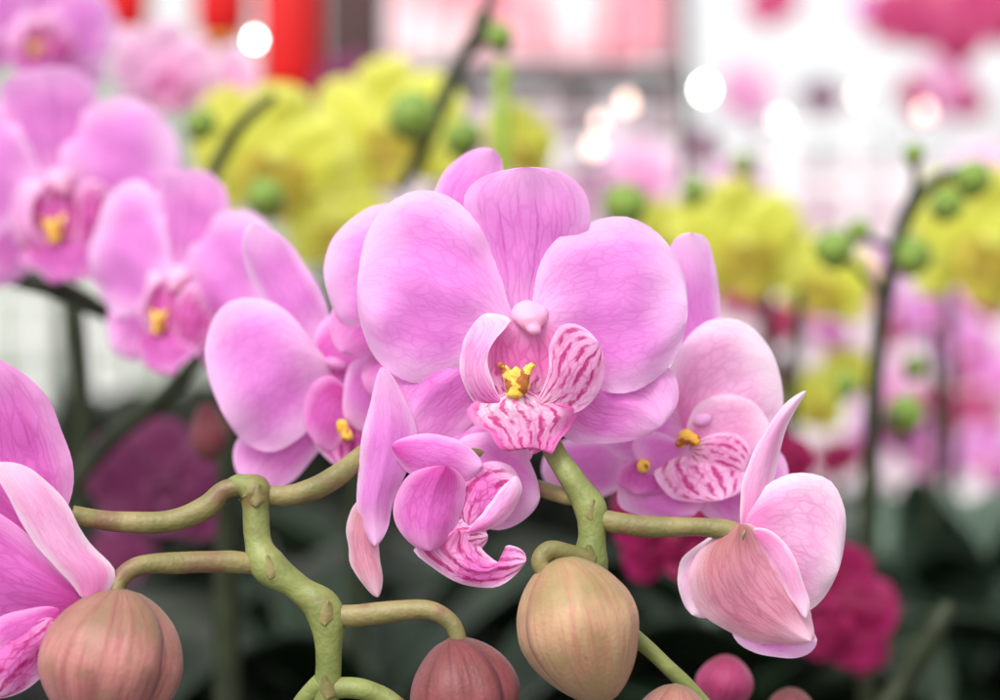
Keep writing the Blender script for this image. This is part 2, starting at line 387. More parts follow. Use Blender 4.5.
bloom('yellow', 392, 135, 9.8, .88, 'blurred yellow bloom behind the large green bud at top centre left', -15, 0, -10, G)
bloom('yellow', 338, 230, 10.4, .66, 'blurred yellow bloom low, just left of the main pink flower', 0, -10, 0, G)
bloom('yellow', 522, 150, 10.4, .55, 'small blurred yellow bloom right above the main pink flower', 40, 0, 0, G)
bloom('yellow', 665, 238, 10.4, .46, 'small blurred yellow bloom at the right shoulder of the main flower', 40, 0, 20, G)
bloom('yellow', 742, 250, 10.4, .86, 'blurred yellow bloom above the softly blurred right pink flower', 15, 0, -10, G)
bloom('yellow', 824, 282, 11.2, .66, 'blurred yellow bloom under the pair of green buds at right', -25, 0, 15, G)
bloom('yellow', 985, 250, 10.0, .96, 'blurred yellow bloom cut by the right edge of the picture', 15, 0, 8, G)
bloom('yellow', 815, 405, 11, .46, 'small blurred yellow bloom low behind the half open pale flower', 20, 0, 0, G)
bloom('yellow', 850, 375, 11.4, .38, 'tiny blurred yellow bloom against the dark stalk at right', -20, 0, 0, G)
GF = 'far off blooms of the market, too blurred to tell apart'
LF = 'far off bloom melted to a soft spot in front of the pale market wall'
rf = random.Random(3)
far = [('pink', 870, 285, 14, .6), ('rose', 785, 325, 12, .36), ('pink', 935, 320, 15, .6), ('plum', 822, 100, 22, .5), ('plum', 705, 150, 18, .4), ('pale', 745, 95, 19, .7),
       ('rose', 970, 425, 15, .6), ('pink', 925, 455, 14, .5), ('pink', 735, 190, 17, .5), ('rose', 985, 300, 16, .5), ('pale', 560, 215, 16, .8), ('rose', 915, 100, 19, .5), ('pale', 950, 90, 20, .9), ('rose', 965, 105, 20, .5),
       ('plum', 600, 190, 19, .6), ('pale', 640, 175, 18, .8), ('rose', 740, 300, 13, .35), ('pink', 830, 330, 15, .5),
       ('rose', 960, 370, 15, .35), ('rose', 900, 330, 17, .5), ('pink', 990, 460, 14, .6), ('crimson', 840, 460, 14, .4), ('plum', 780, 385, 14, .5), ('rose', 935, 400, 16, .35), ('pale', 880, 390, 17, .8),
       ('plum', 345, 100, 17, .9), ('pale', 455, 150, 18, .9), ('crimson', 300, 175, 12, .25), ('pale', 990, 180, 18, .8), ('pink', 1000, 380, 15, .5), ('rose', 775, 4, 22, .7), ('pink', 870, 440, 15, .5), ('rose', 720, 250, 14, .3),
       ('rose', 905, 22, 18, .75), ('rose', 950, 34, 19, .8), ('rose', 992, 12, 18, .9), ('pink', 870, 12, 20, .5), ('plum', 905, 430, 14, .4), ('pink', 965, 350, 14, .5), ('plum', 120, 560, 10, .4), ('plum', 400, 640, 12, .4), ('crimson', 560, 620, 13, .3)]
for i, (k, x, y, d, s) in enumerate(far): bloom(k, x, y, d, s, LF, rf.uniform(-40, 40), rf.uniform(-20, 20), rf.uniform(-40, 40), GF)

# ---------------------------------------------------------------- flower behind main, upper left
E = R('orchid_flower', P(440, 270, 100), 'pink bloom hidden behind the upper left of the main flower, only petal rims showing', 'flower')
petal('dorsal_sepal', [(450, 270), (436, 225), (436, 188), (450, 164), (475, 149), (494, 150), (503, 166), (500, 200), (480, 245)], 5, M['dorsal'], E, z0=120, cup=14, rip=6, bend=-10)
petal('petal', [(440, 275), (420, 225), (392, 205), (358, 214), (334, 236), (324, 266), (327, 290), (338, 316), (365, 335), (400, 340), (430, 310)], 6, M['petal'], E, z0=110, cup=16, rip=8)
petal('lateral_sepal', [(430, 290), (390, 300), (345, 290), (334, 302), (330, 330), (340, 352), (372, 356), (410, 345)], 5, M['petal_shade'], E, z0=122, cup=10, rip=5)  # deeper pink paints the shaded fold into the petal colour
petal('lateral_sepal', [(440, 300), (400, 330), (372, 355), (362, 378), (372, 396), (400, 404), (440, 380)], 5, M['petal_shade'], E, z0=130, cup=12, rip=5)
fused('column', [(450, 280, 100, 16, 14, 14, 0), (456, 290, 96, 12, 12, 12, 0)], M['column'], E, vox=.008)

# ---------------------------------------------------------------- left pair D
D = R('orchid_flower', P(330, 360, 160), 'softly blurred pink bloom left of the main flower, with two tall overlapping petals', 'flower')
petal('dorsal_sepal', [(322, 356), (296, 336), (266, 306), (246, 270), (242, 238), (254, 224), (284, 238), (310, 272), (326, 305), (334, 338)], 5, M['petal'], D, z0=190, cup=12, rip=6, bend=-10)
petal('petal', [(328, 362), (288, 312), (252, 297), (221, 306), (206, 338), (208, 376), (224, 416), (246, 444), (272, 452), (302, 436), (326, 406), (332, 380)], 6, M['petal'], D, z0=165, cup=18, rip=9, tilt=(.12, 0))
petal('petal', [(318, 366), (316, 332), (334, 313), (366, 309), (396, 320), (410, 345), (402, 380), (368, 392), (336, 384)], 5, M['sepal'], D, z0=172, cup=10, rip=6)
petal('lateral_sepal', [(322, 388), (270, 420), (240, 436), (233, 462), (248, 487), (276, 490), (306, 468), (330, 430)], 4, M['sepal'], D, z0=188, cup=10, rip=5)
petal('lateral_sepal', [(322, 368), (352, 362), (380, 368), (394, 390), (394, 424), (380, 450), (350, 446), (322, 415)], 4, M['sepal'], D, z0=180, cup=8, rip=5)
lp = petal('lip', [(345, 392), (322, 410), (312, 438), (328, 460), (346, 468), (362, 460), (374, 436), (364, 408)], 4, M['deep'], D, z0=166, cup=8, rip=5)
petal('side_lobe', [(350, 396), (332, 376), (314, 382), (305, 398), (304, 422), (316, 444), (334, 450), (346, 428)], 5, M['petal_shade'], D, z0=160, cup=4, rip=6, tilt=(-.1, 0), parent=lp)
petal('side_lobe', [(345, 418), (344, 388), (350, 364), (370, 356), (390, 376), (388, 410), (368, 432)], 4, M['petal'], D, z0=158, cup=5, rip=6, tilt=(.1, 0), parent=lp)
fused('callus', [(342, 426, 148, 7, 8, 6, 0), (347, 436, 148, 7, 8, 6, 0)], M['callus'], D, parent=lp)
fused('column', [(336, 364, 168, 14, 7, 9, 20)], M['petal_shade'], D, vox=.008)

# ---------------------------------------------------------------- right rear F and F2
Fl = R('orchid_flower', P(700, 420, 100), 'softly blurred pink bloom behind the main flower at right, one tall narrow petal', 'flower')
petal('dorsal_sepal', [(700, 418), (676, 370), (666, 320), (664, 268), (674, 240), (692, 233), (709, 243), (719, 290), (723, 345), (722, 392)], 5, M['petal'], Fl, z0=122, cup=10, rip=6, bend=-12)
petal('petal', [(692, 440), (668, 395), (678, 350), (704, 322), (740, 320), (768, 345), (782, 385), (780, 428), (754, 448), (720, 450)], 6, M['petal_pale'], Fl, z0=108, cup=6, rip=10, tilt=(-.05, 0))
petal('petal', [(690, 432), (668, 385), (640, 378), (612, 398), (600, 430), (612, 454), (642, 462), (674, 454)], 4, M['petal'], Fl, z0=114, cup=8, rip=6)
petal('lateral_sepal', [(694, 428), (742, 434), (778, 448), (788, 484), (768, 518), (730, 527), (698, 506), (682, 465)], 4, M['sepal'], Fl, z0=122, cup=8, rip=6)
petal('lateral_sepal', [(706, 434), (670, 438), (632, 450), (616, 480), (630, 508), (660, 519), (696, 515), (714, 478)], 4, M['sepal'], Fl, z0=118, cup=8, rip=6)
lp = petal('lip', [(694, 440), (668, 454), (654, 474), (670, 497), (696, 502), (722, 500), (744, 488), (748, 462), (718, 442)], 5, M['lobe'], Fl, z0=98, tilt=(0, -.2), cup=6, rip=6)
petal('side_lobe', [(696, 458), (674, 438), (652, 432), (632, 444), (640, 466), (660, 482), (684, 478)], 4, M['petal'], Fl, z0=94, cup=6, rip=4, parent=lp)
petal('side_lobe', [(694, 462), (686, 432), (698, 404), (726, 394), (756, 404), (772, 436), (758, 470), (722, 478)], 5, M['petal_pale'], Fl, z0=98, cup=3, rip=8, tilt=(.08, 0), parent=lp)
petal('side_lobe', [(690, 450), (712, 434), (736, 434), (750, 450), (744, 470), (722, 480), (700, 472)], 4, M['lobe'], Fl, z0=92, cup=3, rip=6, parent=lp)
fused('callus', [(686, 436, 84, 8, 8, 6, -15), (694, 440, 82, 8, 7, 5, 20), (680, 444, 86, 6, 5, 5, 0)], M['callus'], Fl, parent=lp)
fused('column', [(702, 420, 98, 11, 7, 8, -16)], M['petal'], Fl, vox=.008)

F2 = R('orchid_flower', P(640, 470, 190), 'blurred pink bloom mostly hidden under the main flower, right of the green stem', 'flower')
petal('petal', [(640, 465), (610, 440), (575, 436), (548, 450), (542, 475), (560, 495), (595, 498), (625, 485)], 4, M['petal'], F2, z0=175, cup=12, rip=6)
petal('dorsal_sepal', [(645, 466), (625, 440), (640, 415), (665, 415), (678, 440), (664, 462)], 3, M['sepal'], F2, z0=170, cup=10, rip=4)
petal('lateral_sepal', [(645, 472), (620, 485), (622, 508), (660, 520), (695, 514), (705, 494), (680, 478)], 4, M['petal'], F2, z0=106, cup=8, rip=4)
petal('lip', [(648, 458), (626, 464), (616, 482), (636, 494), (666, 490), (672, 468)], 3, M['petal_shade'], F2, z0=96, cup=8, rip=3)
fused('callus', [(643, 466, 84, 8, 8, 6, 0)], M['callus'], F2)

# ---------------------------------------------------------------- flower C hanging beneath the main flower
C = R('orchid_flower', P(440, 470, 10), 'pink bloom seen from the side hanging under the main flower, with striped lip', 'flower')
petal('petal', [(382, 367), (370, 405), (359, 450), (357, 500), (362, 528), (375, 546), (387, 530), (394, 502), (408, 470), (417, 436), (404, 396)], 5, M['petal'], C, z0=4, cup=14, rip=8, bend=6, crease=2)
petal('lateral_sepal', [(376, 496), (356, 503), (347, 525), (350, 562), (364, 586), (378, 597), (383, 576), (379, 545), (382, 515)], 5, M['petal_back'], C, z0=16, cup=10, rip=5)
petal('petal', [(456, 448), (482, 432), (512, 440), (532, 466), (540, 498), (524, 520), (496, 531), (474, 512)], 4, M['petal'], C, z0=26, cup=12, rip=6)
petal('dorsal_sepal', [(392, 446), (420, 434), (454, 438), (474, 452), (482, 466), (466, 482), (440, 482), (408, 472)], 4, M['sepal'], C, z0=2, cup=8, rip=6)
petal('dorsal_sepal', [(400, 430), (450, 420), (520, 430), (530, 460), (480, 475), (420, 470)], 3, M['petal'], C, z0=34, cup=8, rip=3)
petal('lateral_sepal', [(446, 466), (414, 472), (397, 492), (394, 520), (410, 543), (430, 551), (450, 538), (463, 510), (464, 480)], 5, M['petal_shade'], C, z0=-16, cup=20, rip=6, crease=3)
lp = petal('lip', [(458, 530), (438, 536), (413, 549), (432, 567), (462, 585), (492, 588), (512, 578), (526, 561), (521, 549), (506, 545), (510, 555), (498, 562), (484, 552), (474, 534)], 7, M['deep'], C, z0=-8, cup=8, rip=8, crease=3, wave=3)
petal('side_lobe', [(470, 530), (456, 504), (464, 476), (488, 461), (512, 467), (522, 490), (512, 514), (492, 529)], 5, M['deep'], C, z0=0, cup=10, rip=5, parent=lp)
petal('side_lobe', [(468, 532), (484, 512), (500, 490), (516, 476), (522, 492), (512, 512), (492, 528)], 3, M['lobe_pale'], C, z0=-8, cup=8, rip=3, parent=lp)
petal('side_lobe', [(434, 548), (436, 532), (452, 520), (474, 520), (488, 536), (478, 552), (456, 556)], 4, M['lobe'], C, z0=-2, cup=8, rip=5, parent=lp)
tube('pedicel', [(505, 450, 44, 8), (470, 455, 30, 8), (445, 462, 14, 7)], M['pedicel'], C)

# ---------------------------------------------------------------- half open flower at right
B = R('orchid_flower', P(745, 540, -10), 'half open pale pink flower at right with one upright pointed petal', 'flower')
petal('petal', [(742, 530), (741, 490), (751, 455), (769, 424), (788, 401), (806, 391), (796, 410), (784, 433), (777, 462), (772, 492), (762, 526)], 5, M['petal_pale'], B, z0=8, cup=14, rip=5, roll=6)
petal('lateral_sepal', [(734, 530), (704, 540), (682, 560), (678, 588), (692, 615), (718, 614), (738, 580)], 4, M['petal_pale'], B, z0=10, cup=12, rip=5)
petal('petal', [(748, 545), (747, 508), (770, 483), (802, 473), (830, 481), (845, 508), (845, 540), (838, 572), (822, 600), (803, 612), (780, 600), (758, 570)], 7, M['petal_pale'], B, z0=-4, cup=24, rip=10, bend=8, crease=2)
petal('lateral_sepal', [(736, 596), (728, 620), (740, 645), (775, 658), (806, 655), (817, 640), (802, 620), (770, 604)], 5, M['petal'], B, z0=4, cup=8, rip=5)
petal('dorsal_sepal', [(740, 524), (714, 537), (693, 560), (689, 588), (704, 616), (738, 637), (778, 645), (811, 641), (812, 618), (799, 584), (778, 550), (758, 528)], 7, M['petal_back'], B, z0=-22, cup=28, rip=11, bend=10, crease=3)
petal('petal', [(752, 534), (762, 528), (780, 538), (797, 564), (809, 600), (806, 618), (794, 604), (774, 570)], 5, M['petal_pale'], B, z0=-13, cup=6, rip=5)

# ---------------------------------------------------------------- flower cut by the left edge
J = R('orchid_flower', P(20, 560, -60), 'pink bloom cut by the left edge, one white-rimmed petal curling over the bud', 'flower')
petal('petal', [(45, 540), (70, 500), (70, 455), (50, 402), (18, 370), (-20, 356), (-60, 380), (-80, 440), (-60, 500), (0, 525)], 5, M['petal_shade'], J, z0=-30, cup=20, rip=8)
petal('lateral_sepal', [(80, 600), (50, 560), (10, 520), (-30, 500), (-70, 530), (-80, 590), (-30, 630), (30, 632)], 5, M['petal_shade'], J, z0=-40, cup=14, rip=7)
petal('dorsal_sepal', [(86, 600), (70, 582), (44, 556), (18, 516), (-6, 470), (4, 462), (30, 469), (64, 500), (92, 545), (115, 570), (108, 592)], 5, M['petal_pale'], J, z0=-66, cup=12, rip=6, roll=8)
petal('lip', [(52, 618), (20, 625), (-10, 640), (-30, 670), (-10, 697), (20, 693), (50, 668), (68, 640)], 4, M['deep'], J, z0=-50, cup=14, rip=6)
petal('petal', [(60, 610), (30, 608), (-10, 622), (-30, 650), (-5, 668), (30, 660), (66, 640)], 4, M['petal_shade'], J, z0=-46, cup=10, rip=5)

# ---------------------------------------------------------------- buds
bud('large rose beige bud at bottom left, tucked under the curled white-rimmed petal', (120, 588, -48), (106, 745, -66), 142, M['bud_pink'], turn=.75)
bud('beige green bud in the middle of the foreground, under the hooked stalk', (556, 558, -26), (606, 704, -44), 124, M['bud'], turn=.35)
bud('rosy brown bud cut by the bottom edge, left of the beige bud', (450, 638, -30), (484, 765, -40), 108, M['bud_dark'], turn=.95)
bud('small pink bud barely rising over the bottom edge, right of the beige bud', (676, 684, -20), (672, 770, -24), 76, M['bud_pink'], turn=.2)
bud('blurred rose magenta bud at the bottom beneath the half open flower', (728, 655, 200), (722, 716, 200), 56, M['bud_crimson'])
bud('blurred dark rose bud cut by the bottom edge, right of the magenta bud', (792, 688, 220), (790, 735, 220), 46, M['bud_dark'])
bud('blurred brown pink bud in shade left of the tall pink petals', (209, 462, 620), (207, 402, 620), 36, M['bud_dark'])

# ---------------------------------------------------------------- sharp green spikes
s1 = R('flower_spike', P(325, 720, -20), 'sharp olive green zigzag flower spike at lower left of the main flower', 'flower stalk')
tube('stem', [(322, 760, -25, 17), (326, 700, -22, 14), (329, 655, -20, 13), (324, 612, -18, 19), (298, 588, -16, 13.5), (268, 565, -14, 18), (258, 540, -10, 13), (256, 512, -6, 13.5), (254, 492, -4, 18), (240, 485, -2, 11), (226, 486, 0, 6)], M['stem'], s1)
tube('pedicel', [(250, 486, -2, 10), (225, 490, -4, 10), (205, 508, -8, 12), (165, 522, -14, 11), (110, 521, -20, 10), (72, 514, -28, 9)], M['pedicel'], s1)
tube('pedicel', [(255, 492, -2, 9), (285, 496, 2, 11), (320, 486, 10, 12), (350, 466, 24, 11), (385, 435, 60, 9), (420, 400, 90, 8)], M['pedicel'], s1)
tube('pedicel', [(262, 566, -14, 9), (230, 562, -18, 11), (180, 563, -26, 11), (140, 566, -38, 10), (120, 580, -46, 9), (116, 602, -50, 8)], M['pedicel'], s1)
tube('pedicel', [(326, 616, -18, 10), (352, 616, -18, 11), (390, 612, -22, 11), (428, 610, -27, 9.5), (452, 624, -30, 8.5), (460, 645, -32, 8)], M['pedicel'], s1)
tube('pedicel', [(324, 690, -22, 12), (352, 688, -22, 11), (380, 695, -22, 10), (405, 712, -24, 9)], M['stem'], s1)
tube('pedicel', [(322, 684, -22, 12), (305, 700, -20, 10), (290, 725, -18, 9)], M['stem'], s1)
BR = [[(-.9, .2), (-.95, -.35), (-.5, -.8), (.2, -1.15), (.75, -.55), (.95, .1)], [(-.95, .1), (-.75, -.6), (-.2, -1.2), (.5, -.75), (.9, -.3), (.9, .3)]]
def bract(rt, x, y, z, w, k):
    pts = [(x, y+w*.5)]+[(x+a*w, y+b*w) for a, b in BR[k]]
    petal('bract', pts, 4 if k == 0 else 3, M['pedicel'], rt, z0=z, cup=13, rip=2, n=16, m=14, bend=1)
bract(s1, 256, 500, -22, 14, 0); bract(s1, 270, 572, -33, 14, 1); bract(s1, 325, 618, -38, 15, 0); bract(s1, 327, 692, -38, 14, 1)

s2 = R('flower_spike', P(590, 600, 0), 'sharp green flower spike right of centre, rising behind the beige bud', 'flower stalk')
tube('stem', [(545, 425, 30, 9), (556, 455, 14, 11), (574, 482, 4, 13), (590, 508, 0, 17), (592, 535, -4, 14), (591, 562, -6, 17), (600, 590, 0, 12), (622, 625, 10, 9), (655, 655, 14, 7.5), (695, 695, 14, 8), (735, 745, 14, 9)], M['stem'], s2)
tube('pedicel', [(592, 516, -2, 9), (612, 522, -4, 11), (650, 527, -6, 11), (695, 527, -8, 10), (725, 530, -10, 11), (745, 536, -14, 9)], M['pedicel'], s2)
tube('pedicel', [(592, 560, -14, 10), (572, 554, -22, 9), (550, 550, -30, 9.5), (540, 562, -34, 9), (550, 580, -34, 8)], M['pedicel'], s2)
tube('pedicel', [(590, 500, 0, 8), (565, 496, 20, 9), (538, 488, 50, 8)], M['pedicel'], s2)
bract(s2, 591, 560, -24, 13, 1); bract(s2, 591, 514, -18, 13, 0)

# ---------------------------------------------------------------- blurred spikes and green buds
def spike(label, pts, d, mat, group=None, side=()):
    z = Z(d); rt = R('flower_spike', P(pts[0][0], pts[0][1], z), label, 'flower stalk', group)
    tube('stem', [(x, y, z+(i % 2)*8, r) for i, (x, y, r) in enumerate(pts)], mat, rt, seg=6, m=10)
    for s in side: tube('pedicel', [(x, y, z, r) for (x, y, r) in s], mat, rt, seg=5, m=8)
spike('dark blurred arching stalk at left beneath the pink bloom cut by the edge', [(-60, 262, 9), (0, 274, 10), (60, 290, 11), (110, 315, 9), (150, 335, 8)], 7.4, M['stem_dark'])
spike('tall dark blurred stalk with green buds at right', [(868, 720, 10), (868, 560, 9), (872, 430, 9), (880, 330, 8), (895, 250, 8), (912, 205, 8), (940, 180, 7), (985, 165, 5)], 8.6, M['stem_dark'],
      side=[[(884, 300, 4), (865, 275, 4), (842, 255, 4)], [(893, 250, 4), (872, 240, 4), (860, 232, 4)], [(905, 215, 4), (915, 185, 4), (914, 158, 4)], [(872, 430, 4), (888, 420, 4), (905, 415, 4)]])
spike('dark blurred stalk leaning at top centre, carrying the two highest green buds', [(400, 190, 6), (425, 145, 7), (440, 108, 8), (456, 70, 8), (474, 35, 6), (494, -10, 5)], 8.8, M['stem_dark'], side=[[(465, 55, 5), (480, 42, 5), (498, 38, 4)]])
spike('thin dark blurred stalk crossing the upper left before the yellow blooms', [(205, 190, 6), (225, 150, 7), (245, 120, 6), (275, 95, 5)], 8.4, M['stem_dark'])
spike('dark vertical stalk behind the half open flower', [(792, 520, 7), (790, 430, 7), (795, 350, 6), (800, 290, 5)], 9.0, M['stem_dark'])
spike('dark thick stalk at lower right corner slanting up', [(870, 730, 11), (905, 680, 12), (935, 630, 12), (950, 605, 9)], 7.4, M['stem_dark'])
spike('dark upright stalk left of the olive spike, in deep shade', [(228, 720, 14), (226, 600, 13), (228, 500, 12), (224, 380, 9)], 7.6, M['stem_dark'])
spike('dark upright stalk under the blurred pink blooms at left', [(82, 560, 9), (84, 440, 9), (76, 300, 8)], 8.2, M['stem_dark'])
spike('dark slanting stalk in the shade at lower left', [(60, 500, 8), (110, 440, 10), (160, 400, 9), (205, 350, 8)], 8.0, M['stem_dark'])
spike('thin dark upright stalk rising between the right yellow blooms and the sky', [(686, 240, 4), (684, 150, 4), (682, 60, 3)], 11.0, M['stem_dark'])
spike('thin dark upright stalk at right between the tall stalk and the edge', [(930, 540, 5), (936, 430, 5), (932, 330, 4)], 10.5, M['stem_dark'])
spike('lime green upright stake at top centre above the main flower', [(502, 190, 9), (502, 130, 9), (503, 62, 8)], 9.4, M['stem_lime'])
GB = 'blurred round green buds'
for x, y, w, d, l in [(200, 125, 34, 8.8, 'blurred green bud far left, below the pale blooms under the lanterns'),
    (266, 199, 42, 8.4, 'blurred green bud over the leftmost yellow bloom'),
    (414, 118, 54, 8.6, 'large blurred green bud over the yellow blooms at top centre left'),
    (500, 38, 30, 8.6, 'blurred green bud highest in the picture, right of the leaning dark stalk'),
    (483, 22, 24, 8.9, 'small green bud touching the left of the highest green bud'),
    (464, 140, 44, 9.2, 'blurred green bud at the left of the lime green stake'),
    (625, 207, 50, 8.8, 'blurred green bud against the top right shoulder of the main flower'),
    (694, 192, 30, 9.4, 'faint green bud above the left end of the right yellow blooms'),
    (834, 250, 42, 8.4, 'blurred green bud, left one of the pair over the right yellow blooms'),
    (858, 232, 26, 8.6, 'small blurred green bud, right one of the pair over yellow blooms'),
    (914, 155, 22, 8.2, 'small dark green bud standing upright above the fork of the dark stalk'),
    (912, 258, 42, 8.6, 'blurred green bud just right of the middle of the tall dark stalk'),
    (946, 206, 34, 8.4, 'blurred green bud hanging under the arching tip of the dark stalk'),
    (972, 180, 40, 8.4, 'blurred green bud at the very end of the tall dark stalk'),
    (904, 415, 40, 8.8, 'blurred yellow green bud low on the right of the dark stalk'),
    (915, 368, 24, 9.0, 'small green bud above the low yellow green bud'),
    (846, 386, 28, 9.4, 'blurred green bud among the low small yellow blooms'),
    (742, 165, 24, 10, 'faint small green bud above the middle of the right yellow blooms')]:
    z = Z(d); t = random.uniform(-.25, .25)*w
    bud(l, (x-t, y-w*.5, z), (x+t, y+w*.5, z), w*.92, M['bud_green'], GB, res=12, point=.4)

# ---------------------------------------------------------------- background: plants, bench, market
def box(V, Fc, x0, x1, y0, y1, z0, z1):
    b = len(V)
    for z in (z0, z1):
        for x, y in ((x0, y0), (x1, y0), (x1, y1), (x0, y1)): V.append(Vector((x, y, z)))
    for f in ((0, 3, 2, 1), (4, 5, 6, 7), (0, 1, 5, 4), (1, 2, 6, 5), (2, 3, 7, 6), (3, 0, 4, 7)): Fc.append(tuple(b+i for i in f))
def boxes(name, lst, mat, parent=None, origin=Vector((0, 0, 0)), bev=0):
    V, Fc = [], []
    for q in lst: box(V, Fc, *q)
    o = link(name, V, Fc, mat, parent, None, origin, smooth=False)
    if bev: md = o.modifiers.new('bevel', 'BEVEL'); md.width = bev; md.segments = 2
    return o
g = boxes('ground', [(-400, 400, -60, 900, -.1, 0)], M['ground']); tag(g, kind='structure')
bz = H-3.6
bn = root('display_bench', (0, 12, 0), 'dark steel display bench carrying the potted orchids in the background', 'bench')
boxes('bench_top', [(-14, 14, 9, 19, bz-.3, bz)], M['bench'], bn, Vector((0, 12, 0)), .04)
for sx in (-13.5, 13.5):
    for sy in (9.4, 18.6): boxes('leg', [(sx-.2, sx+.2, sy-.2, sy+.2, 0, bz-.3)], M['bench'], bn, Vector((0, 12, 0)))

def strap(L, W, rise, droop, yaw):
    V, Fc = [], []; n, m = 16, 6
    for i in range(n+1):
        t = i/n; w = W*math.sin(PI*min(1, t*.86+.12))**.55*(1 if t < .95 else .6)
        r = L*t*math.cos(.2); z = rise*math.sin(t*PI*.62)-droop*t*t
        for j in range(m+1):
            q = 2*j/m-1; lx = q*w/2; V.append(Vector((r*math.cos(yaw)-lx*math.sin(yaw), r*math.sin(yaw)+lx*math.cos(yaw), z+abs(q)*W*.22+.25)))
    for i in range(n):
        for j in range(m): a = i*(m+1)+j; Fc.append((a, a+1, a+m+2, a+m+1))
    return V, Fc
def potted(label, tall=False):
    o = root('potted_orchid', (0, 0, 0), label, 'potted plant')
    V, Fc = [], []; prof = [(0.0, 0), (.5, 0), (.62, 1.05), (.70, 1.05), (.70, 1.2), (.62, 1.2), (.58, 1.0), (0, .98)]; m = 24
    for r, z in prof:
        for j in range(m): V.append(Vector((r*math.cos(2*PI*j/m), r*math.sin(2*PI*j/m), z)))
    for i in range(len(prof)-1):
        for j in range(m): Fc.append((i*m+j, i*m+(j+1) % m, (i+1)*m+(j+1) % m, (i+1)*m+j))
    link('pot', V, Fc, M['pot'], o)
    for k in range(7):
        hi = random.uniform(1.2, 1.8) if tall else random.uniform(.5, 1.1)
        V, Fc = strap(random.uniform(1.5, 2.1), random.uniform(.55, .75), hi, random.uniform(.2, .8), k*2*PI/7+random.uniform(-.3, .3))
        V = [v+Vector((0, 0, .95+k*.05)) for v in V]
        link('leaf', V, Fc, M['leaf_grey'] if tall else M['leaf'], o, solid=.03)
    V, Fc = tube_geo([Vector((.1, 0, 1)), Vector((.12, .03, 2.6)), Vector((.08, 0, 4.0))], [.05, .045, .035], m=8)
    link('stake', V, Fc, M['stem_dark'], o)
    return o
pl = potted('x'); spots = [(-5.2, 10.3), (-3.0, 10.8), (-.8, 10.3), (1.4, 10.9), (3.5, 10.4), (5.4, 10.6), (-5.6, 13.4), (-3.1, 13.9), (-.4, 13.5), (2.2, 13.8), (4.4, 13.3), (6.8, 13.8)]
lab = ['leftmost', 'second from left', 'third from left', 'fourth from left', 'fifth from left', 'rightmost']
for i, (x, y) in enumerate(spots):
    o = pl if i == 0 else copy_tree(pl)
    o.location = (x, y, bz); o.rotation_euler.z = random.uniform(0, 6); o.scale = (1.05,)*3
    tag(o, 'potted orchid with broad leaves, %s in the %s bench row' % (lab[i % 6], 'front' if i < 6 else 'rear'), 'potted plant', 'potted orchids on the bench')
o = potted('potted orchid with tall grey green leaves at lower right, behind the dark stalk', True); o.location = (2.75, 12.3, bz)
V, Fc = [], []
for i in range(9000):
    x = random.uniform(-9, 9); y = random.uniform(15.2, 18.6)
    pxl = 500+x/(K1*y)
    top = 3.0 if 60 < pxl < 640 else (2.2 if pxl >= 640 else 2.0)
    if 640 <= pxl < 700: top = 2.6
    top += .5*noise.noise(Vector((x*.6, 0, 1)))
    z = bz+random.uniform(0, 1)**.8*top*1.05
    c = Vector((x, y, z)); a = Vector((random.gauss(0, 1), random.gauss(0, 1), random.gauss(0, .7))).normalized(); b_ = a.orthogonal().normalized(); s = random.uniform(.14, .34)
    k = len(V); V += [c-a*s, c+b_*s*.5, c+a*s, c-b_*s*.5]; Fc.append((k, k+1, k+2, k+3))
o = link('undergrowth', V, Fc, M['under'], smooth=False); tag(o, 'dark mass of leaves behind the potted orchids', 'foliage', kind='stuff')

def grid(x0, x1, y0, y1, d, step, label, w=.07):
    a, b = PD(x0, y0, d), PD(x1, y1, d); o = root('wire_grid_panel', (a.x, d, b.z), label, 'wire grid', None); og = Vector((a.x, d, b.z))
    L = []; x = a.x
    while x < b.x: L.append((x, x+w, d-w/2, d+w/2, b.z, a.z)); x += step
    z = b.z
    while z < a.z: L.append((a.x, b.x, d+w/2+.004, d+w*1.4, z, z+w)); z += step
    boxes('wires', L, M['wire'], o, og)
    boxes('frame', [(a.x-.07, a.x-.001, d-.05, d+.05, b.z-2, a.z), (b.x+.001, b.x+.07, d-.05, d+.05, b.z-2, a.z), (a.x-.07, b.x+.07, d-.05, d+.05, a.z+.002, a.z+.07)], M['wire'], o, og)
grid(560, 770, 150, 560, 19, .55, 'white wire grid panel right of centre, left one of the two')
grid(785, 1060, 130, 560, 18.9, .6, 'white wire grid panel at the right edge, right one of the two', .1)
grid(-20, 120, 300, 560, 21, .6, 'white wire grid panel low at the left edge')
def wall(name, x0, x1, y0, y1, d, mat, label, cat, th=.3):
    a, b = PD(x0, y0, d), PD(x1, y1, d)
    o = boxes(name, [(a.x, b.x, d, d+th, max(0, b.z), a.z)], mat); return tag(o, label, cat)
wall('stall_wall', -300, 676, 100, 1500, 34, M['wall'], 'pale greyish stall wall across the far background, left of the thin grey post', 'wall', .5)
wall('stall_wall', 676.5, 1400, 165, 1500, 34.2, M['wallpink'], 'blush white stall wall behind the right wire grid, lower than the grey one', 'wall', .5)
wall('grey_partition', -60, 380, 60, 1500, 30, M['wallgrey'], 'grey green partition behind the left blooms', 'partition')
wall('dark_post', 322, 386, -80, 1500, 27, M['darkpost'], 'dark brown post at top left of centre, right of the red lanterns', 'post')
wall('dark_post', 440, 470, 60, 1500, 27, M['darkpost'], 'narrow dark post beneath the pink banner', 'post')
wall('grey_post', 674, 690, -80, 1500, 26, M['greypost'], 'thin grey post at the right end of the pink banner', 'post')
wall('grey_post', 572, 590, 95, 1500, 26.5, M['greypost'], 'grey post beneath the right half of the pink banner', 'post')
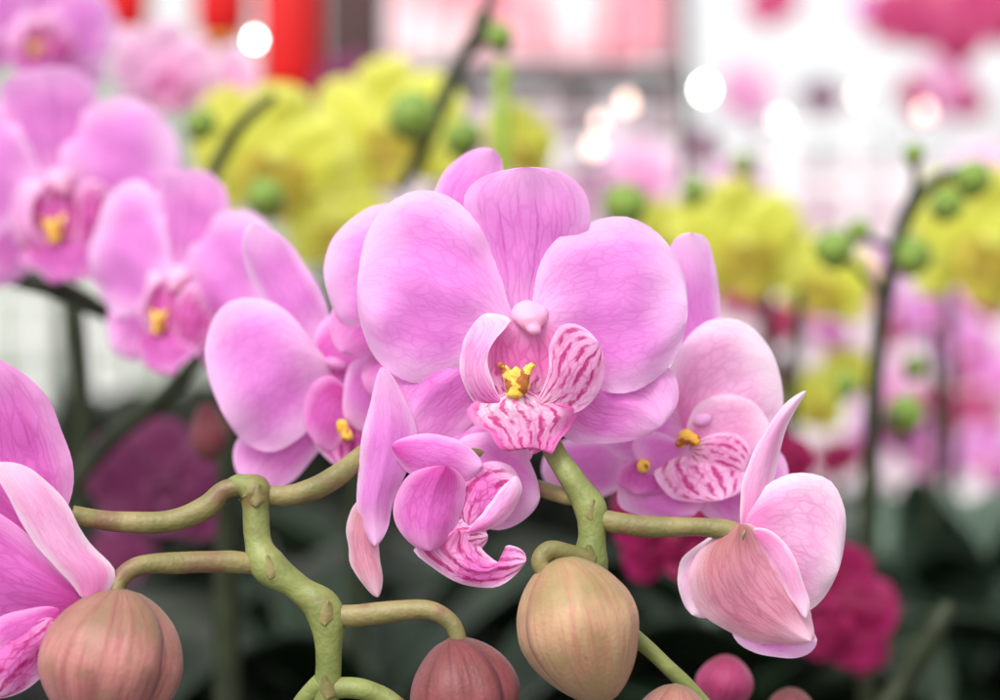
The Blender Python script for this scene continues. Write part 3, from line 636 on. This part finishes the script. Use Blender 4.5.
wall('grey_post', 640, 654, 95, 1500, 26.5, M['greypost'], 'grey post just left of the banner end', 'post')
wall('grey_post', 758, 770, 130, 1500, 27, M['greypost'], 'short grey post behind the gap between the two wire grids', 'post')
wall('dark_beam', 386, 672, 72, 92, 26, M['darkpost'], 'dark red beam under the pink banner', 'beam')
def cloth(x0, x1, y0, y1, d, mat, label, sc=1):
    V, Fc = [], []; n = 60
    for i in range(n+1):
        for j in range(9):
            x = x0+(x1-x0)*i/n; y = y0+(y1-y0+8*math.sin(i*.2)*sc)*j/8; p = PD(x, y, d); p.y += .18*math.sin(i*.55)+.1*math.sin(i*1.3+j*.3); V.append(p)
    for i in range(n):
        for j in range(8): a = i*9+j; Fc.append((a, a+9, a+10, a+1))
    tag(link('cloth_banner', V, Fc, mat, solid=.03), label, 'banner')
cloth(390, 670, -70, 66, 25, M['pinkcloth'], 'pink and white cloth banner hanging across the top centre', .3)
cloth(888, 1065, -70, 18, 24, M['redcloth'], 'rose red cloth hanging at the top right corner', 2)
def lantern(x, y0, y1, w, d, label):
    a = PD(x, y0, d); b = PD(x, y1, d); hh = (a-b).length; r = w*K1*d/2
    o = root('red_lantern', b, label, 'lantern', 'red lanterns'); m = 32; V, Fc = [], []
    prof = [(.0, 0), (.72, 0), (.86, .06), (1, .2), (1, .8), (.86, .94), (.72, 1), (0, 1)]
    for q, t in prof:
        for j in range(m):
            rr = r*q*(1+.05*math.cos(j*PI)); V.append(Vector((rr*math.cos(2*PI*j/m), rr*math.sin(2*PI*j/m), t*hh)))
    for i in range(len(prof)-1):
        for j in range(m): Fc.append((i*m+j, i*m+(j+1) % m, (i+1)*m+(j+1) % m, (i+1)*m+j))
    link('shade', V, Fc, M['red'], o)
    for zc in (-.12, hh+.02):
        V, Fc = tube_geo([Vector((0, 0, zc)), Vector((0, 0, zc+.1))], [r*.7, r*.7], seg=2, m=20); link('rim', V, Fc, M['gold'], o)
lantern(126, -60, 34, 46, 19, 'red lantern at top left, leftmost of the three')
lantern(222, -60, 40, 54, 19, 'red lantern at top left, middle one of the three')
lantern(290, -40, 98, 60, 18, 'red lantern at top left, rightmost and hanging lowest')
for x, y, w, d, l, mt in [(255, 40, .03, 12, 'added glint between the middle and right red lanterns', 'glint'), (705, 90, .045, 14, 'added glint at upper right, right of the pink banner', 'glint'),
    (594, 148, .045, 13, 'soft added glint above the green bud beside the main flower', 'glint_soft'), (627, 104, .045, 13, 'soft added glint just below the right end of the pink banner', 'glint_soft'),
    (780, 120, .045, 14, 'soft added glint at upper right above the wire grids', 'glint_soft'), (600, 122, .03, 12, 'faint added glint left of the one under the banner end', 'glint_soft'),
    (858, 96, .04, 14, 'soft added glint left of the rose red cloth, below the sky gap', 'glint_soft'), (925, 112, .04, 14, 'soft added glint under the rose red cloth, over the tall stalk', 'glint_soft')]:
    p = PD(x, y, d); o = root('bokeh_glint', p, l, 'highlight glint', 'added glints')  # added glowing ball standing in for a blurred specular highlight
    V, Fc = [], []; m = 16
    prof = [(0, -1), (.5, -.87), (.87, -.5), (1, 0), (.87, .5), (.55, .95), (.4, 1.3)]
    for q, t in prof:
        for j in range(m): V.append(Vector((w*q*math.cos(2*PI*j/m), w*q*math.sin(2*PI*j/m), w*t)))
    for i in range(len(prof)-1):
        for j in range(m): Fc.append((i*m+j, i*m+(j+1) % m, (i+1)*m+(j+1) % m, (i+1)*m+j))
    link('glint_ball', V, Fc, M[mt], o)
    V, Fc = tube_geo([Vector((0, 0, w*1.3)), Vector((0, 0, w*2.2))], [w*.45, w*.4], seg=2, m=12); link('glint_stub', V, Fc, M['wire'], o)

# ---------------------------------------------------------------- light, world, camera
W = bpy.data.worlds.new('World'); S.world = W; W.use_nodes = True
nt = W.node_tree; nt.nodes.clear()
sky = nt.nodes.new('ShaderNodeTexSky'); sky.sky_type = 'NISHITA'; sky.sun_disc = False
sky.sun_elevation = math.radians(50); sky.sun_rotation = math.radians(204); sky.dust_density = 4; sky.air_density = 1.2
hs = nt.nodes.new('ShaderNodeHueSaturation'); hs.inputs['Saturation'].default_value = .08; hs.inputs['Value'].default_value = 1.7
bg = nt.nodes.new('ShaderNodeBackground'); bg.inputs[1].default_value = .15
ow = nt.nodes.new('ShaderNodeOutputWorld')
nt.links.new(sky.outputs[0], hs.inputs['Color']); nt.links.new(hs.outputs[0], bg.inputs[0]); nt.links.new(bg.outputs[0], ow.inputs[0])
sl = bpy.data.lights.new('sun', 'SUN'); sl.energy = 1.25; sl.angle = math.radians(12); sl.color = (1, .97, .93)
so = bpy.data.objects.new('sun', sl); COL.objects.link(so); so.rotation_euler = (math.radians(40), 0, math.radians(-24)); so.location = (0, 0, 40)
cam = bpy.data.cameras.new('camera'); co = bpy.data.objects.new('camera', cam); COL.objects.link(co)
co.location = (0, 0, H); co.rotation_euler = (PI/2, 0, 0)
cam.sensor_width = 36; cam.lens = 36/0.514286; cam.clip_start = .05; cam.clip_end = 2000
cam.dof.use_dof = True; cam.dof.focus_distance = F-.03; cam.dof.aperture_fstop = .48; cam.dof.aperture_blades = 0
S.camera = co
S.view_settings.view_transform = 'Standard'; S.view_settings.look = 'None'; S.view_settings.exposure = 0
